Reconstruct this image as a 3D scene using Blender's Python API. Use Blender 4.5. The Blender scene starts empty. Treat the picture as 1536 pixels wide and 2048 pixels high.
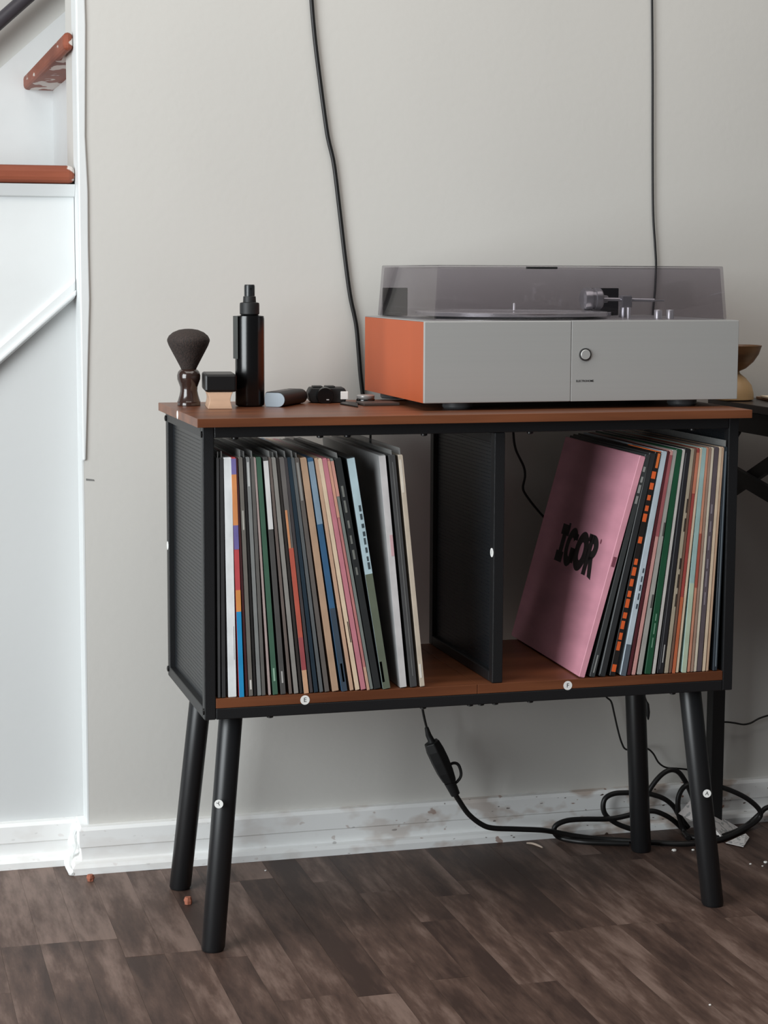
import bpy, bmesh, math, random
from mathutils import Vector, Matrix
random.seed(7)
S = bpy.context.scene
COL = S.collection

# ------------------------------------------------------------------ camera
CAM = Vector((-0.4367, -2.4448, 0.8957))
YAW, PITCH, ROLL, FPX = math.radians(15.500), math.radians(7.039), math.radians(0.229), 3877.2
_f = Vector((math.sin(YAW)*math.cos(PITCH), math.cos(YAW)*math.cos(PITCH), -math.sin(PITCH)))
_r0 = Vector((math.cos(YAW), -math.sin(YAW), 0)); _u0 = _r0.cross(_f)
_r = _r0*math.cos(ROLL) + _u0*math.sin(ROLL); _u = _u0*math.cos(ROLL) - _r0*math.sin(ROLL)
cd = bpy.data.cameras.new('camera'); cam = bpy.data.objects.new('camera', cd); COL.objects.link(cam)
cd.sensor_fit = 'VERTICAL'; cd.sensor_height = 36; cd.lens = 36*FPX/2048; cd.clip_start = .05
cam.matrix_world = Matrix((( _r.x, _u.x, -_f.x, CAM.x), (_r.y, _u.y, -_f.y, CAM.y), (_r.z, _u.z, -_f.z, CAM.z), (0, 0, 0, 1)))
S.camera = cam

# ------------------------------------------------------------------ world, window light, exposure
w = bpy.data.worlds.new('world'); S.world = w; w.use_nodes = True
w.node_tree.nodes['Background'].inputs[0].default_value = (.92, .95, 1, 1)
w.node_tree.nodes['Background'].inputs[1].default_value = .09
def area(name, loc, target, sx, sy, power, color):
    d = bpy.data.lights.new(name, 'AREA'); d.shape = 'RECTANGLE'; d.size = sx; d.size_y = sy; d.energy = power; d.color = color
    o = bpy.data.objects.new(name, d); COL.objects.link(o); o.location = loc
    o.rotation_euler = (Vector(target)-Vector(loc)).to_track_quat('-Z', 'Y').to_euler(); return o
area('window_daylight', (-2.3, -1.35, 1.15), (.4, .1, .6), 1.8, 1.9, 106, (.92, .975, 1))
area('ceiling_bounce_fill', (.15, -.7, 2.6), (.2, -.4, 0), 2.7, 1.8, 38, (1, .955, .90))  # unseen fill added overhead, stands in for daylight bounced off the ceiling
S.view_settings.view_transform = 'Standard'; S.view_settings.look = 'None'
S.view_settings.exposure = 0; S.view_settings.gamma = 1; S.view_settings.use_curve_mapping = False
for k, v in (('max_bounces', 8), ('transparent_max_bounces', 24), ('use_denoising', True)):
    try: setattr(S.cycles, k, v)
    except Exception: pass

# ------------------------------------------------------------------ helpers
def at(px, py, axis, val):
    """world point on the plane axis=val that the photograph shows at pixel px,py"""
    d = _f + _r*((px-768)/FPX) - _u*((py-1024)/FPX)
    return CAM + d*((val-CAM[axis])/d[axis])

def srgb(c):
    return tuple(((v/255/12.92) if v/255 <= .04045 else ((v/255+.055)/1.055)**2.4) for v in c) + (1,)

MATS = {}
def mat(name, col, rough=.6, metal=0, var=0, scale=(6, 6, 6), detail=4, bump=0, bscale=200, spec=.5, coat=0, col2=None, w0=.35, w1=.65):
    """principled material with optional noise mottling towards col2 and fine bump"""
    if name in MATS: return MATS[name]
    m = bpy.data.materials.new(name); m.use_nodes = True; nt = m.node_tree; b = nt.nodes['Principled BSDF']
    c = srgb(col); b.inputs['Base Color'].default_value = c
    b.inputs['Roughness'].default_value = rough; b.inputs['Metallic'].default_value = metal
    b.inputs['Specular IOR Level'].default_value = spec; b.inputs['Coat Weight'].default_value = coat
    if var or col2 or bump:
        tc = nt.nodes.new('ShaderNodeTexCoord'); mp = nt.nodes.new('ShaderNodeMapping'); nt.links.new(tc.outputs['Object'], mp.inputs[0])
        mp.inputs['Scale'].default_value = scale
    if var or col2:
        n = nt.nodes.new('ShaderNodeTexNoise'); n.inputs['Scale'].default_value = 1; n.inputs['Detail'].default_value = detail
        nt.links.new(mp.outputs[0], n.inputs[0])
        r = nt.nodes.new('ShaderNodeValToRGB'); nt.links.new(n.outputs[0], r.inputs[0])
        c2 = srgb(col2) if col2 else tuple(x*(1-var) for x in c[:3])+(1,)
        r.color_ramp.elements[0].position = w0; r.color_ramp.elements[1].position = w1
        r.color_ramp.elements[0].color = c2; r.color_ramp.elements[1].color = c
        nt.links.new(r.outputs[0], b.inputs['Base Color'])
    if bump:
        n2 = nt.nodes.new('ShaderNodeTexNoise'); n2.inputs['Scale'].default_value = bscale; n2.inputs['Detail'].default_value = 3
        nt.links.new(tc.outputs['Object'], n2.inputs[0])
        bp = nt.nodes.new('ShaderNodeBump'); bp.inputs['Strength'].default_value = bump; bp.inputs['Distance'].default_value = .002
        nt.links.new(n2.outputs[0], bp.inputs['Height']); nt.links.new(bp.outputs[0], b.inputs['Normal'])
    MATS[name] = m; return m

class MB:
    def __init__(s): s.v, s.f, s.m = [], [], []
    def add(s, vs, fs, mi=0):
        o = len(s.v); s.v += [tuple(v) for v in vs]; s.f += [tuple(i+o for i in f) for f in fs]; s.m += [mi]*len(fs); return s
    def box(s, x0, x1, y0, y1, z0, z1, mi=0):
        return s.add([(x0, y0, z0), (x1, y0, z0), (x1, y1, z0), (x0, y1, z0), (x0, y0, z1), (x1, y0, z1), (x1, y1, z1), (x0, y1, z1)],
                     [(3, 2, 1, 0), (4, 5, 6, 7), (0, 1, 5, 4), (1, 2, 6, 5), (2, 3, 7, 6), (3, 0, 4, 7)], mi)
    def prism(s, poly, a0, a1, axis, mi=0):
        """polygon extruded along axis; poly holds the other two coordinates in x,y,z order"""
        def P(p, a): q = list(p); q.insert(axis, a); return q
        n = len(poly); vs = [P(p, a0) for p in poly]+[P(p, a1) for p in poly]
        return s.add(vs, [tuple(range(n))[::-1], tuple(range(n, 2*n))]+[(i, (i+1) % n, n+(i+1) % n, n+i) for i in range(n)], mi)
    def lathe(s, prof, c=(0, 0, 0), seg=32, axis='Z', mi=0):
        vs, fs = [], []
        for r, h in prof:
            for k in range(seg):
                a = 2*math.pi*k/seg; x, y = r*math.cos(a), r*math.sin(a)
                q = (x, y, h) if axis == 'Z' else ((x, h, y) if axis == 'Y' else (h, x, y))
                vs.append((c[0]+q[0], c[1]+q[1], c[2]+q[2]))
        for i in range(len(prof)-1):
            for k in range(seg): fs.append((i*seg+k, i*seg+(k+1) % seg, (i+1)*seg+(k+1) % seg, (i+1)*seg+k))
        fs.append(tuple(range(seg))[::-1]); fs.append(tuple(range((len(prof)-1)*seg, len(prof)*seg)))
        return s.add(vs, fs, mi)
    def tube(s, pts, r, seg=10, mi=0):
        pts = [Vector(p) for p in pts]; rs = r if isinstance(r, (list, tuple)) else [r]*len(pts)
        vs, fs = [], []; up = None
        for i, p in enumerate(pts):
            t = (pts[min(i+1, len(pts)-1)]-pts[max(i-1, 0)]).normalized()
            if up is None: up = Vector((0, 0, 1)) if abs(t.z) < .9 else Vector((1, 0, 0))
            a = t.cross(up).normalized(); up = a.cross(t).normalized()
            for k in range(seg):
                g = 2*math.pi*k/seg; vs.append(p+(a*math.cos(g)+up*math.sin(g))*rs[i])
        for i in range(len(pts)-1):
            for k in range(seg): fs.append((i*seg+k, i*seg+(k+1) % seg, (i+1)*seg+(k+1) % seg, (i+1)*seg+k))
        fs.append(tuple(range(seg))[::-1]); fs.append(tuple(range((len(pts)-1)*seg, len(pts)*seg)))
        return s.add(vs, fs, mi)
    def build(s, name, m, parent=None, smooth=False, bevel=0, bseg=2, origin=None):
        me = bpy.data.meshes.new(name); me.from_pydata(s.v, [], s.f)
        bm = bmesh.new(); bm.from_mesh(me); bmesh.ops.recalc_face_normals(bm, faces=bm.faces); bm.to_mesh(me); bm.free()
        for mm in (m if isinstance(m, (list, tuple)) else [m]): me.materials.append(mm)
        for p, i in zip(me.polygons, s.m): p.material_index = i
        if smooth:
            me.polygons.foreach_set('use_smooth', [True]*len(me.polygons)); me.update()
            try: me.set_sharp_from_angle(angle=math.radians(38))
            except Exception: pass
        return link(name, me, parent, bevel, bseg)

def link(name, me, parent=None, bevel=0, bseg=2):
    o = bpy.data.objects.new(name, me); COL.objects.link(o)
    if parent is not None: o.parent = parent
    if bevel:
        b = o.modifiers.new('bevel', 'BEVEL'); b.width = bevel; b.segments = bseg; b.limit_method = 'ANGLE'
    return o
def tag(o, label, cat, group=None):
    o['label'] = label; o['category'] = cat
    if group: o['group'] = group
    return o
def thing(name, label, cat, loc=(0, 0, 0), rot=(0, 0, 0), group=None):
    o = bpy.data.objects.new(name, None); COL.objects.link(o); o.location = loc; o.rotation_euler = rot; o.empty_display_size = .05
    return tag(o, label, cat, group)
def struct(o): o['kind'] = 'structure'; return o
def plab(o, label): o['label'] = label; return o
def spline(pts, n=8):
    P = [Vector(p) for p in pts]; P = [P[0]*2-P[1]]+P+[P[-1]*2-P[-2]]; out = []
    for i in range(1, len(P)-2):
        a, b, c, d = P[i-1], P[i], P[i+1], P[i+2]
        for k in range(n):
            t = k/n; out.append(.5*((2*b)+(c-a)*t+(2*a-5*b+4*c-d)*t*t+(3*b-a-3*c+d)*t**3))
    out.append(P[-2]); return out
def text_mesh(txt, size, name, bold=0):
    """flat text outline as vertices and faces in the xy plane, centred"""
    c = bpy.data.curves.new(name, 'FONT'); c.body = txt; c.size = size; c.align_x = 'CENTER'; c.align_y = 'CENTER'; c.offset = bold; c.resolution_u = 3
    o = bpy.data.objects.new(name, c); COL.objects.link(o)
    dg = bpy.context.evaluated_depsgraph_get(); me = o.evaluated_get(dg).to_mesh()
    vs = [tuple(v.co) for v in me.vertices]; fs = [tuple(p.vertices) for p in me.polygons]
    o.evaluated_get(dg).to_mesh_clear(); bpy.data.objects.remove(o); bpy.data.curves.remove(c); return vs, fs

# ------------------------------------------------------------------ materials
def wall_mat(name, col, dirt=0):
    m = mat(name, col, .85, var=.05, scale=(2.2, 2.2, 1.4), detail=3, bump=.12, bscale=90, spec=.25); return m
M_wall = wall_mat('warm_grey_wall_paint', (205, 203, 198))
M_wall2 = wall_mat('cool_grey_wall_paint', (206, 208, 208))
M_white = mat('white_gloss_trim_paint', (224, 227, 227), .45, var=.04, scale=(9, 9, 9), bump=.15, bscale=60)

def base_mat():
    """worn white skirting paint with chipped brown and grey spots"""
    m = bpy.data.materials.new('worn_skirting_paint'); m.use_nodes = True; nt = m.node_tree; b = nt.nodes['Principled BSDF']; b.inputs['Roughness'].default_value = .5
    tc = nt.nodes.new('ShaderNodeTexCoord')
    def noise(sc, det, lo, hi):
        mp = nt.nodes.new('ShaderNodeMapping'); mp.inputs['Scale'].default_value = sc; nt.links.new(tc.outputs['Object'], mp.inputs[0])
        n = nt.nodes.new('ShaderNodeTexNoise'); n.inputs['Scale'].default_value = 1; n.inputs['Detail'].default_value = det; nt.links.new(mp.outputs[0], n.inputs[0])
        r = nt.nodes.new('ShaderNodeMapRange'); r.inputs[1].default_value = lo; r.inputs[2].default_value = hi; nt.links.new(n.outputs[0], r.inputs[0]); return r.outputs[0]
    def mix(a, bcol, fac):
        x = nt.nodes.new('ShaderNodeMix'); x.data_type = 'RGBA'; nt.links.new(fac, x.inputs[0])
        if isinstance(a, tuple): x.inputs[6].default_value = a
        else: nt.links.new(a, x.inputs[6])
        x.inputs[7].default_value = bcol; return x.outputs[2]
    sep = nt.nodes.new('ShaderNodeSeparateXYZ'); nt.links.new(tc.outputs['Object'], sep.inputs[0])
    wear = nt.nodes.new('ShaderNodeMapRange'); wear.inputs[1].default_value = .1; wear.inputs[2].default_value = .7; wear.inputs[3].default_value = .15; nt.links.new(sep.outputs[0], wear.inputs[0])
    def mul(a, c):
        q = nt.nodes.new('ShaderNodeMath'); q.operation = 'MULTIPLY'; nt.links.new(a, q.inputs[0]); nt.links.new(c, q.inputs[1]); return q.outputs[0]
    c = mix(srgb((242, 243, 242)), srgb((198, 184, 174)), mul(noise((16, 16, 26), 3, .52, .62), wear.outputs[0]))
    c = mix(c, srgb((150, 112, 95)), mul(noise((38, 38, 60), 2, .675, .70), wear.outputs[0]))
    c = mix(c, srgb((84, 66, 58)), mul(noise((70, 70, 150), 1, .735, .76), wear.outputs[0]))
    nt.links.new(c, b.inputs['Base Color']); return m
M_base = base_mat()

def plank_mat():
    m = bpy.data.materials.new('rustic_brown_laminate'); m.use_nodes = True; nt = m.node_tree; b = nt.nodes['Principled BSDF']
    tc = nt.nodes.new('ShaderNodeTexCoord'); oi = nt.nodes.new('ShaderNodeObjectInfo')
    off = nt.nodes.new('ShaderNodeVectorMath'); off.operation = 'SCALE'; off.inputs[0].default_value = (37, 11, 5); nt.links.new(oi.outputs['Random'], off.inputs['Scale'])
    add = nt.nodes.new('ShaderNodeVectorMath'); add.operation = 'ADD'; nt.links.new(tc.outputs['Object'], add.inputs[0]); nt.links.new(off.outputs[0], add.inputs[1])
    def noise(sc, det, ro=.6):
        mp = nt.nodes.new('ShaderNodeMapping'); mp.inputs['Scale'].default_value = sc; nt.links.new(add.outputs[0], mp.inputs[0])
        n = nt.nodes.new('ShaderNodeTexNoise'); n.inputs['Scale'].default_value = 1; n.inputs['Detail'].default_value = det; n.inputs['Roughness'].default_value = ro
        nt.links.new(mp.outputs[0], n.inputs[0]); return n.outputs[0]
    r = nt.nodes.new('ShaderNodeValToRGB'); e = r.color_ramp.elements
    e[0].position = .36; e[0].color = srgb((62, 46, 40)); e[1].position = .68; e[1].color = srgb((128, 107, 97))
    x = r.color_ramp.elements.new(.52); x.color = srgb((90, 70, 61))
    # streaks + plank tone
    a = nt.nodes.new('ShaderNodeMath'); a.operation = 'MULTIPLY_ADD'; sc_ = nt.nodes.new('ShaderNodeSeparateColor'); nt.links.new(oi.outputs['Color'], sc_.inputs[0]); nt.links.new(sc_.outputs[0], a.inputs[0]); a.inputs[1].default_value = .30; a.inputs[2].default_value = -.15
    s = nt.nodes.new('ShaderNodeMath'); s.operation = 'ADD'; nt.links.new(noise((26, 4.5, 1), 5, .65), s.inputs[0]); nt.links.new(a.outputs[0], s.inputs[1])
    nt.links.new(s.outputs[0], r.inputs[0])
    fine = nt.nodes.new('ShaderNodeValToRGB'); fine.color_ramp.elements[0].position = .3; fine.color_ramp.elements[0].color = (.88, .88, .88, 1); fine.color_ramp.elements[1].position = .6
    nt.links.new(noise((210, 9, 1), 4), fine.inputs[0])
    mx = nt.nodes.new('ShaderNodeMix'); mx.data_type = 'RGBA'; mx.blend_type = 'MULTIPLY'; mx.inputs[0].default_value = 1
    nt.links.new(r.outputs[0], mx.inputs[6]); nt.links.new(fine.outputs[0], mx.inputs[7]); nt.links.new(mx.outputs[2], b.inputs['Base Color'])
    b.inputs['Roughness'].default_value = .55; b.inputs['Specular IOR Level'].default_value = .4
    return m
M_plank = plank_mat()
M_black = mat('black_powder_coat', (23, 24, 26), .42, bump=.2, bscale=900)
M_leg = mat('satin_black_leg_paint', (23, 24, 26), .38, spec=.5)
M_mesh = mat('black_perforated_steel', (25, 29, 33), .36)
M_wood = mat('walnut_veneer', (130, 78, 50), .36, col2=(95, 54, 33), scale=(3, 28, 40), detail=5, w0=.35, w1=.7, spec=.5)
M_cap = mat('black_plastic_cap', (8, 8, 9), .4)
M_stick = mat('white_paper_sticker', (235, 235, 232), .7)
M_ink = mat('black_ink', (28, 28, 30), .6)
M_cord = mat('black_rubber_cord', (20, 19, 19), .45)
M_tread = mat('reddish_brown_varnish', (146, 80, 58), .55, col2=(116, 58, 40), scale=(6, 6, 30), detail=4, spec=.3)
nt = M_tread.node_tree; b = nt.nodes['Principled BSDF']; old = b.inputs['Base Color'].links[0].from_socket      # smears of white paint near the wall end
tc = nt.nodes.new('ShaderNodeTexCoord'); sx = nt.nodes.new('ShaderNodeSeparateXYZ'); nt.links.new(tc.outputs['Object'], sx.inputs[0])
mr = nt.nodes.new('ShaderNodeMapRange'); mr.inputs[1].default_value = -.14; mr.inputs[2].default_value = -.107; mr.inputs[3].default_value = -.3; mr.inputs[4].default_value = .15; nt.links.new(sx.outputs[0], mr.inputs[0])
mp = nt.nodes.new('ShaderNodeMapping'); mp.inputs['Scale'].default_value = (30, 14, 60); nt.links.new(tc.outputs['Object'], mp.inputs[0])
nz = nt.nodes.new('ShaderNodeTexNoise'); nz.inputs['Scale'].default_value = 1; nz.inputs['Detail'].default_value = 2; nt.links.new(mp.outputs[0], nz.inputs[0])
ad = nt.nodes.new('ShaderNodeMath'); nt.links.new(nz.outputs[0], ad.inputs[0]); nt.links.new(mr.outputs[0], ad.inputs[1])
gt = nt.nodes.new('ShaderNodeMapRange'); gt.inputs[1].default_value = .62; gt.inputs[2].default_value = .66; nt.links.new(ad.outputs[0], gt.inputs[0])
mm = nt.nodes.new('ShaderNodeMix'); mm.data_type = 'RGBA'; nt.links.new(gt.outputs[0], mm.inputs[0]); nt.links.new(old, mm.inputs[6]); mm.inputs[7].default_value = srgb((214, 206, 200)); nt.links.new(mm.outputs[2], b.inputs['Base Color'])
M_plas = mat('glossy_black_plastic', (9, 9, 10), .22, spec=.6)
M_matb = mat('matte_black_plastic', (24, 25, 26), .55)

# ------------------------------------------------------------------ room shell
YW, YL, XC = .41, .462, -.104      # main wall plane, recessed wall plane, main wall corner
floor = struct(MB().box(-3, 3.2, -3.6, 1.3, -.05, -.004).build('floor', mat('dark_underlay', (40, 32, 29), .8)))
SW = .052; rp = random.Random(3)
meshes = {}
JOINT = {3: (-.197,), 9: (-.035,), 10: (-.03,), 11: (-.03,), 12: (-.04,), -5: (.095,), -4: (.095,), -3: (.092,)}      # end joints seen in the photo
TONE = {(3, 1): .08, (3, 0): .78, (9, 1): .12, (10, 1): .2, (11, 1): .72, (12, 1): .7, (9, 0): .6, (10, 0): .62, (-5, 1): .85, (-4, 1): .9, (-3, 1): .8, (-5, 0): .35, (-4, 0): .4, (-3, 0): .5, (4, 0): .8, (2, 0): .55}
for c in range(-15, 27):
    x0 = .155+(c-3)*SW; y = -.93+rp.uniform(-.25, 0)
    stops = []
    while y < .40: stops.append(y); y += rp.choice((.36, .48, .6))
    J = JOINT.get(c)
    if J: stops = [v for v in stops if abs(v-J[0]) > .3 or v < -.8]+list(J); stops.sort()
    stops.append(.475)
    for a, b in zip(stops[:-1], stops[1:]):
        L = round(b-a, 3); me = meshes.get(L)
        if me is None:
            o = MB().box(.0001, SW-.0001, .0001, L-.0001, -.008, 0).build('plank', M_plank, floor); meshes[L] = o.data
        else: o = link('plank', me, floor)
        o.location = (x0, a, rp.uniform(-.0004, .0))
        tone = rp.uniform(.25, .75)
        if J: tone = TONE.get((c, 1 if a >= J[0]-.001 else 0), tone)
        o.color = (tone, rp.random(), 0, 1)
rest = MB().box(-3, 3.2, -3.6, -1.0, -.004, -.0022).build('floor_boards', M_plank, floor); rest['kind'] = 'stuff'

struct(MB().box(XC, 3.2, YW, .56, -.004, 2.65).build('wall_back', M_wall))
# recessed wall under the stair: below the sloping moulding
sl = .874
def zd(x, z0): return z0+sl*(x+.2184)      # sloping line through (-.2184, z0)
struct(MB().prism([(-1.0, -.004), (XC, -.004), (XC, zd(XC, .775)), (-1.0, max(zd(-1.0, .775), .05))], YL, .56, 1).build('wall_left', M_wall2))
struct(MB().box(-1.2, 1.6, 1.10, 1.2, -.004, 2.65).build('wall_stair', M_wall))
# skirtings: profile (distance from wall, height) swept with mitred corner
PROF = [(0, 0), (.028, 0), (.028, .010), (.024, .015), (.014, .0165), (.0125, .019), (.014, .037), (.0165, .039), (.0165, .064), (.013, .069), (0, .069)]
def sweep(stations, name):
    vs, fs = [], []; n = len(PROF)
    for fn in stations: vs += [fn(d, z) for d, z in PROF]
    for i in range(len(stations)-1):
        for k in range(n): fs.append((i*n+k, i*n+(k+1) % n, (i+1)*n+(k+1) % n, (i+1)*n+k))
    fs.append(tuple(range(n))); fs.append(tuple(range((len(stations)-1)*n, len(stations)*n)))
    return struct(MB().add(vs, fs).build(name, M_base))
rb = random.Random(5)
sweep([lambda d, z: (XC-d, YL-.0005, z), lambda d, z: (XC-d, YW-d, z)] + [(lambda d, z, X=X: (X, YW-d, z)) for X in (.4, 1.0, 3.0)], 'baseboard_back')
sweep([lambda d, z: (XC-.0006, YL-d, z*.985), lambda d, z: (-1.2, YL-d, z*.985)], 'baseboard_left')
# drips of caulk where the two skirtings meet
t = MB(); t.tube(spline([(-.1175, .4385, .066), (-.124, .434, .055), (-.128, .432, .04), (-.126, .430, .028), (-.133, .424, .014), (-.136, .405, .006), (-.1325, .381, .003)], 6), [(.0055+.0014*math.sin(i*.55))*(.35 if i in (0, 36) else .8 if i in (1, 35) else 1) for i in range(37)], 8)
struct(t.build('trim_1', mat('white_caulk', (238, 240, 239), .4), smooth=True))
# plaster bead down the wall corner, its right edge uneven
n = 26; L, R_ = [], []
for i in range(n+1):
    z = .62+i*(2.65-.62)/n; wv = .0105*(1-.75*max(0, (.85-z)/.23)) + rb.uniform(-.0016, .0016)
    R_.append((XC+wv, z))
struct(MB().prism([(XC-.0012, .62), (XC-.0012, 2.65)]+R_[::-1], YW-.0035, YW+.001, 1).build('trim_2', M_white, bevel=.0015))
struct(MB().box(XC-.0022, XC+.0002, YW-.0002, YL, .069, 2.65).build('trim_3', M_white))

# staircase behind the left end of the wall
st = thing('staircase', 'white staircase with reddish brown wooden treads beside the wall corner', 'staircase', (-.336, .45, .1))
def loc(o): o.matrix_parent_inverse = Matrix.Translation(-Vector(o.parent.location)); return o
GO, RI = .215, .19
for i in range(0, 4):
    nx, zt = -.121-GO*i, 1.239-RI*i
    if i == 0: poly = [(nx, .437), (-.1065, .437), (-.1065, .562), (.10, .562), (.10, 1.089), (nx, 1.089)]
    else: poly = [(nx, .437), (-.1065 if i == 1 else nx+GO+.04, .437), (-.1065 if i == 1 else nx+GO+.04, .562), (nx+GO+.045, .562), (nx+GO+.045, 1.089), (nx, 1.089)]
    loc(MB().prism(poly, zt-.026, zt, 2).build('tread', M_tread, st, bevel=.009, bseg=3))
    loc(MB().box(nx+.051, nx+.066, .562 if i == 0 else .457, 1.089, zt-RI+.0005, zt-.026).build('riser', M_white, st))
    if i: loc(MB().prism([(.437+.004, zt-.027), (.456, zt-.027), (.456, zt-.046), (.450, zt-.044)], nx+.02, -.1065 if i == 1 else nx+GO+.05, 0).build('cove_moulding', M_white, st))
# stepped stringer face above the sloping moulding
pl = [(XC-.003, zd(XC, .775)), (XC-.003, 1.049-.0265)]
for i in (1, 2, 3):
    nx, zt = -.121-GO*i, 1.239-RI*i
    pl += [(nx+.05, zt-.0265), (nx+.05, zt-RI-.0265)] if i < 3 else [(nx+.05, zt-.0265)]
pl += [(-.716, zd(-.716, .775))]
loc(MB().prism(pl, .456, .562, 1).build('stringer', M_white, st))
xa, xb = -.9, XC-.003
loc(MB().prism([(xa, zd(xa, .7607)), (xb, zd(xb, .7607)), (xb, zd(xb, .7885)), (xa, zd(xa, .7885))], .4475, .4625, 1).build('sloping_moulding', M_white, st, bevel=.003))
loc(MB().prism([(xa, zd(xa, .7635)), (xb, zd(xb, .7635)), (xb, zd(xb, .7715)), (xa, zd(xa, .7715))], .442, .4475, 1).build('moulding_bead', M_white, st, bevel=.002))
zs = lambda x: 1.2504+.886*(x+.16)
loc(MB().prism([(-.9, zs(-.9)-.32), (.5, zs(.5)-.32), (.5, zs(.5)), (-.9, zs(-.9))], 1.089, 1.0995, 1).build('skirt_board', M_white, st))
hr = thing('handrail', 'dark handrail rising along the stairwell wall above the white skirt', 'handrail', (-.13, 1.06, 1.3))
zr = lambda x: 1.330+.90*(x+.158)
o = MB().tube([(-.7, 1.055, zr(-.7)), (.5, 1.055, zr(.5))], .0125, 14).build('rail', mat('charcoal_rail_paint', (66, 62, 68), .45), hr, smooth=True); o.matrix_parent_inverse = Matrix.Translation(-Vector(hr.location))
for x in (-.45, .3):
    o = MB().tube([(x, 1.0995, zr(x)-.035), (x, 1.07, zr(x)-.035), (x, 1.056, zr(x)-.01)], .006, 8).build('bracket', M_cap, hr, smooth=True); o.matrix_parent_inverse = Matrix.Translation(-Vector(hr.location))
# small crack and nail scar in the wall paint
tag(MB().add([at(172, 957, 1, YW-.0004), at(188, 959, 1, YW-.0004), at(189, 962, 1, YW-.0004), at(172, 961, 1, YW-.0004), at(172, 957, 1, YW+.0008), at(188, 959, 1, YW+.0008), at(189, 962, 1, YW+.0008), at(172, 961, 1, YW+.0008)],
             [(0, 1, 2, 3), (4, 5, 6, 7), (0, 1, 5, 4), (1, 2, 6, 5), (2, 3, 7, 6), (3, 0, 4, 7)]).build('nail', mat('dull_grey_metal', (120, 120, 118), .5)), 'small grey nail in the wall beside the white corner trim', 'nail')

# ------------------------------------------------------------------ record cabinet
W, D, ZB, ZT, TB = .75, .297, .3157, .6995, .015
cab = thing('record_cabinet', 'black steel record cabinet with walnut top, mesh sides and splayed legs', 'cabinet', (W/2, D/2, 0))
def cp(mb, name, m, **k):
    o = mb.build(name, m, cab, **k); o.matrix_parent_inverse = Matrix.Translation(-Vector(cab.location)); return o
def sub(mb, name, m, par, **k):      # sub-part modelled in world coordinates
    o = mb.build(name, m, par, **k); o.matrix_parent_inverse = Matrix.Translation(-Vector(cab.location)) @ Matrix.Identity(4)
    o.matrix_parent_inverse = Matrix.Identity(4); return o
topb = cp(MB().box(-.010, W+.010, -.0194, .298, ZT, .7109), 'top_board', M_wood, bevel=.0006)
for x in (0, W-TB):
    for y in (0, D-TB):
        o = cp(MB().box(x, x+TB, y, y+TB, ZB, ZT-.0002), 'post', M_black, bevel=.0012)
        if x == 0 and y: RPOST = o
for y in (0, D-TB):
    for z in (ZB, ZT-TB): cp(MB().box(TB+.0002, W-TB-.0002, y, y+TB, z, z+TB-.0002), 'rail', M_black, bevel=.0012)
for x in (0, W-TB):
    for z in (ZB, ZT-TB): cp(MB().box(x, x+TB, TB+.0002, D-TB-.0002, z, z+TB-.0002), 'side_rail', M_black, bevel=.0012)
def perforated(y0, y1, z0, z1, pitch=.0051, hole=.0016, border=.004):
    def lines(a, b):
        n = int((b-a-2*border)/pitch); s = (b-a-n*pitch)/2; L = [a]
        for i in range(n): L += [a+s+i*pitch+(pitch-hole)/2, a+s+i*pitch+(pitch+hole)/2]
        return L+[b]
    ys, zs_ = lines(y0, y1), lines(z0, z1); vs = [(0, y, z) for y in ys for z in zs_]; nz = len(zs_)
    fs = [(i*nz+j, (i+1)*nz+j, (i+1)*nz+j+1, i*nz+j+1) for i in range(len(ys)-1) for j in range(nz-1) if not (i % 2 and j % 2)]
    return MB().add(vs, fs)
pm = perforated(TB, D-TB, ZB+TB, ZT-TB).build('side_panel', M_mesh, cab); pm.matrix_parent_inverse = Matrix.Translation(-Vector(cab.location)); pm.location.x = .009
s_ = pm.modifiers.new('thickness', 'SOLIDIFY'); s_.thickness = .0008
def pcopy(name, x):
    o = link(name, pm.data, cab); o.matrix_parent_inverse = pm.matrix_parent_inverse.copy(); o.location.x = x
    q = o.modifiers.new('thickness', 'SOLIDIFY'); q.thickness = .0008
pcopy('side_panel', W-.009); pcopy('divider_panel', .402)
ZS0, ZS1 = ZB+TB, .3436
XS = .3735
for nm, a, b in (('E', TB+.0003, XS-.0003), ('F', XS+.0003, W-TB-.0003)):
    sb_ = cp(MB().box(a, b, 0, D-.001, ZS0, ZS1), 'shelf_board', M_wood, bevel=.0005); plab(sb_, 'walnut shelf board with a round white %s sticker' % nm)
    if nm == 'E': shelfE = sb_
    else: shelfF = sb_
for y in (D-TB, .001): DPOST = cp(MB().box(.3945, .4095, y, y+TB, ZS1+.0003, ZT-TB-.0003), 'divider_post', M_black, bevel=.0012)
for z in (ZS1+.0003, ZT-2*TB): cp(MB().box(.3945, .4095, TB+.0015, D-TB-.0003, z, z+TB-.001), 'divider_rail', M_black, bevel=.0012)
LEGS = []
for (xb_, xt, yb, yt) in ((.0115, .0415, .0155, .034), (.736, .7005, .0155, .034), (.0125, .0445, .2845, .262), (.7395, .7115, .284, .262)):
    b = Vector((xb_, yb, 0)); tpt = Vector((xt, yt, ZB-.0003)); d = tpt-b; r = .0158
    vs, fs, sg = [], [], 24
    for h, rr in ((0, r*.9), (.0035/ZB, r), (.996, r), (1, r*.96)):
        for k in range(sg):
            a = 2*math.pi*k/sg; p = b+d*h; vs.append((p.x+rr*math.cos(a), p.y+rr*math.sin(a), p.z+.0003))
    for i in range(3):
        for k in range(sg): fs.append((i*sg+k, i*sg+(k+1) % sg, (i+1)*sg+(k+1) % sg, (i+1)*sg+k))
    fs += [tuple(range(sg))[::-1], tuple(range(3*sg, 4*sg))]
    LEGS.append(cp(MB().add(vs, fs), 'leg', M_leg, smooth=True))
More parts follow.
